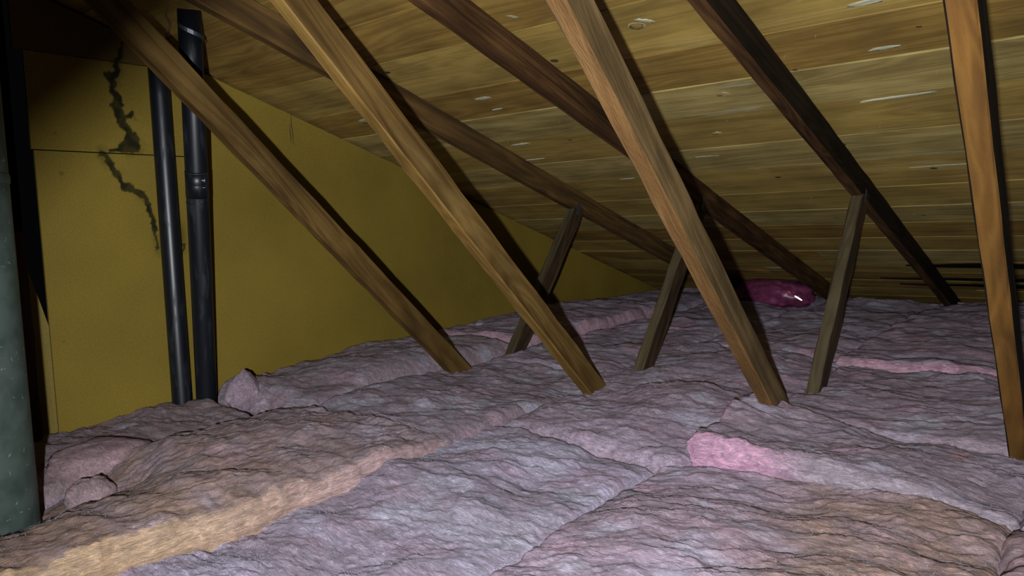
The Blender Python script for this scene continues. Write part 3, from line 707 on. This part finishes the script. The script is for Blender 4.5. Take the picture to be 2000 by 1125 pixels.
batt('wide batt in the right foreground turning tan toward the corner', -.866, -.145, 0.05, 1.66, -.614, .0045, .16, .02, 4, tan=lambda X, Y: .95 * sstep(-.62, -.30, X + .25 * (Y - 1.2)), tint=(.45, .34, .44), fib=9000, zy=.025, zx=.02)  # tan corner has the lamp's warmer rim light put into the colour
batt('mauve batt at the bottom right frame corner', -.145, .50, .60, 1.62, -.585, .008, .16, .03, 5, tan=.25, tint=(.38, .25, .28), fib=800)
batt('small batt with bright pink torn front edge, between rough orange brace foot and amber brace', -.800, -.135, 1.655, 2.03, -.550, .0048, .16, .016, 6, tan=.08, side=lambda X, Y: (1 - sstep(-.66, -.50, X)[..., None]) * np.array([.60, .31, .45]) + sstep(-.66, -.50, X)[..., None] * np.array([.31, .245, .29]), hard=True, fib=2500, crown=.006, wob=.014, zx=-.065)
batt('rounded lilac batt swelling in the middle, in front of the second truss', -1.375, -.790, 1.60, 2.15, -.568, .005, .16, .04, 7, tan=.0, tint=(.40, .305, .40), fib=3000, crown=.022, wob=.016, zy=.05)
batt('lilac batt between the long brown batt and the first truss foot', -2.02, -1.37, 1.385, 2.30, -.565, .006, .16, .04, 8, fib=2500, tint=(.29, .225, .27))
batt('heaped batt sloping up to the yellow wall right of the pipes', -2.585, -2.00, 1.42, 2.50, -.560, .007, .16, .09, 9, fib=1200, tint=(.29, .22, .25), heap=lambda X, Y: .045 * sstep(1.5, 1.8, Y))
batt('batt behind the amber brace with a small red dye spot', -.775, -.13, 2.035, 2.80, -.560, .007, .16, .03, 10, fib=1200, tan=.05)
batt('pale batt between the second and third truss feet', -1.46, -.765, 2.13, 2.90, -.560, .007, .16, .03, 11, fib=1500, crown=.02)
batt('batt between first and second truss behind their feet', -2.00, -1.40, 2.28, 3.25, -.555, .009, .16, .03, 12, fib=800)
batt('batt along the yellow wall with a pink torn near edge', -2.585, -1.985, 2.55, 3.80, -.525, .010, .16, .022, 13, side=(.50, .30, .37), hard=True, heap=lambda X, Y: .03 * sstep(2.5, 3.2, Y))
batt('back batt along the yellow wall reaching the roof planks', -2.585, -1.985, 3.78, 4.90, -.525, .014, .16, .03, 14)
batt('back batt between first and second truss reaching the roof planks', -1.99, -1.40, 3.22, 4.90, -.545, .013, .16, .03, 15)
batt('back batt between second and third truss beside the pink bundle', -1.41, -.78, 2.93, 4.90, -.555, .011, .16, .03, 16)
batt('back batt right of the third truss with a long pink cut edge', -.80, -.12, 2.82, 4.90, -.535, .011, .16, .025, 17, side=(.52, .29, .37), hard=True)
batt('dark batt at the right behind the amber brace', -.135, .50, 1.62, 4.90, -.565, .012, .16, .03, 18)

# torn chunks lying on the batts
def chunk(label, loc, sx, sy, sz, seed, col, rot=0.0, sharp=1.0, n=40, group='torn chunks of pink insulation'):
    th = np.linspace(0, 2 * math.pi, n + 1); ph = np.linspace(-math.pi / 2, math.pi / 2, n // 2)
    A, B = np.meshgrid(th, ph, indexing='ij')
    e = lambda w_, m_: np.sign(w_) * np.abs(w_) ** m_
    X = e(np.cos(B), sharp) * e(np.cos(A), sharp); Y = e(np.cos(B), sharp) * e(np.sin(A), sharp); Z = e(np.sin(B), sharp)
    S = np.full_like(X, seed * 5.3)
    X[-1] = X[0]; Y[-1] = Y[0]
    k = 1 + .14 * fbm(X * 1.6 + S, Y * 1.6, Z * 1.6, 4) + .06 * fbm(X * 7 + S, Y * 7, Z * 7, 3)
    P = np.stack([X * k * sx, Y * k * sy, Z * k * sz], -1)
    c = np.array(col) * (1 + .25 * fbm(X * 3 + S, Y * 3, Z * 3, 3)[..., None])
    me = grid_mesh('insulation_chunk', P, np.clip(c, 0, 1)); o = link_mesh('insulation_chunk', me, M['wool'])
    o.location = loc; o.rotation_euler = (0, 0, rot); tag(o, label, 'insulation', group); return o
chunk('triangular pink chunk standing at the wall right of the black pipes', (-2.37, 1.405, -.565), .060, .085, .085, 1, (.40, .28, .35), .3, 1.45)
chunk('small pale tuft beside the foot of the leaning black pipe', (-2.40, 1.36, -.585), .040, .030, .022, 2, (.33, .26, .29))
chunk('flat pink slab of wool beside the duct', (-2.13, .83, -.600), .12, .12, .045, 3, (.42, .26, .28), .3, .8)
chunk('round pink lump at the foot of the metal duct', (-1.90, .710, -.625), .060, .055, .050, 4, (.46, .30, .32))
chunk('small white tuft poking up at the far wall', (-2.50, 2.80, -.515), .030, .022, .020, 6, (.42, .38, .44))

SLIT = (-1.395, 4.235, -.480)
# bright pink bundle at the eave, lit by a slit of daylight
bund = chunk('deep magenta wrapped bundle of wool tucked under the eave, lit by a daylight slit', (-1.62, 4.45, -.48), .27, .16, .085, 9, (.15, .030, .075), -.55, .8, 60, group=None)
bund.data.materials.clear()
_m, _nt, _b = new_mat('magenta_plastic_wrap')
_tc = N(_nt, 'ShaderNodeTexCoord'); _n = N(_nt, 'ShaderNodeTexNoise'); _n.inputs['Scale'].default_value = 14; _n.inputs['Detail'].default_value = 4; _n.inputs['Distortion'].default_value = 1.5
_nt.links.new(_tc.outputs['Object'], _n.inputs['Vector'])
_r = ramp(_nt, [(.3, (.10, .018, .055)), (.6, (.17, .035, .090)), (.75, (.26, .10, .17))]); _nt.links.new(_n.outputs['Fac'], _r.inputs[0]); _nt.links.new(_r.outputs[0], _b.inputs['Base Color'])
_b.inputs['Roughness'].default_value = .4
bund.data.materials.append(_m)
bund.name = 'insulation_bundle'; bund.data.name = 'insulation_bundle'; bund['category'] = 'insulation bundle'
slit = link_mesh('daylight_sliver_1', disc_mesh('daylight_sliver_1', .026, .0042, .002, .25, 4), simple('daylight_gap', (1, .85, .75), .5, emit=(1, .80, .66), es=1.6))  # glowing sliver for the daylight coming through the eave gap
slit.location = SLIT; slit.rotation_euler = (math.radians(90), math.radians(34), math.radians(39)); tag(slit, 'sliver of daylight at the eave', kind='structure')
sd = bpy.data.lights.new('daylight_gap', 'SPOT'); so = bpy.data.objects.new('daylight_gap', sd); COL.objects.link(so)
sd.energy = 1.0; sd.color = (1, .74, .62); sd.spot_size = math.radians(34); sd.spot_blend = .9; sd.shadow_soft_size = .004
so.location = Vector(SLIT) + Vector((.01, -.015, .004)); so.rotation_euler = Vector((-.80, .30, .28)).to_track_quat('-Z', 'Y').to_euler()
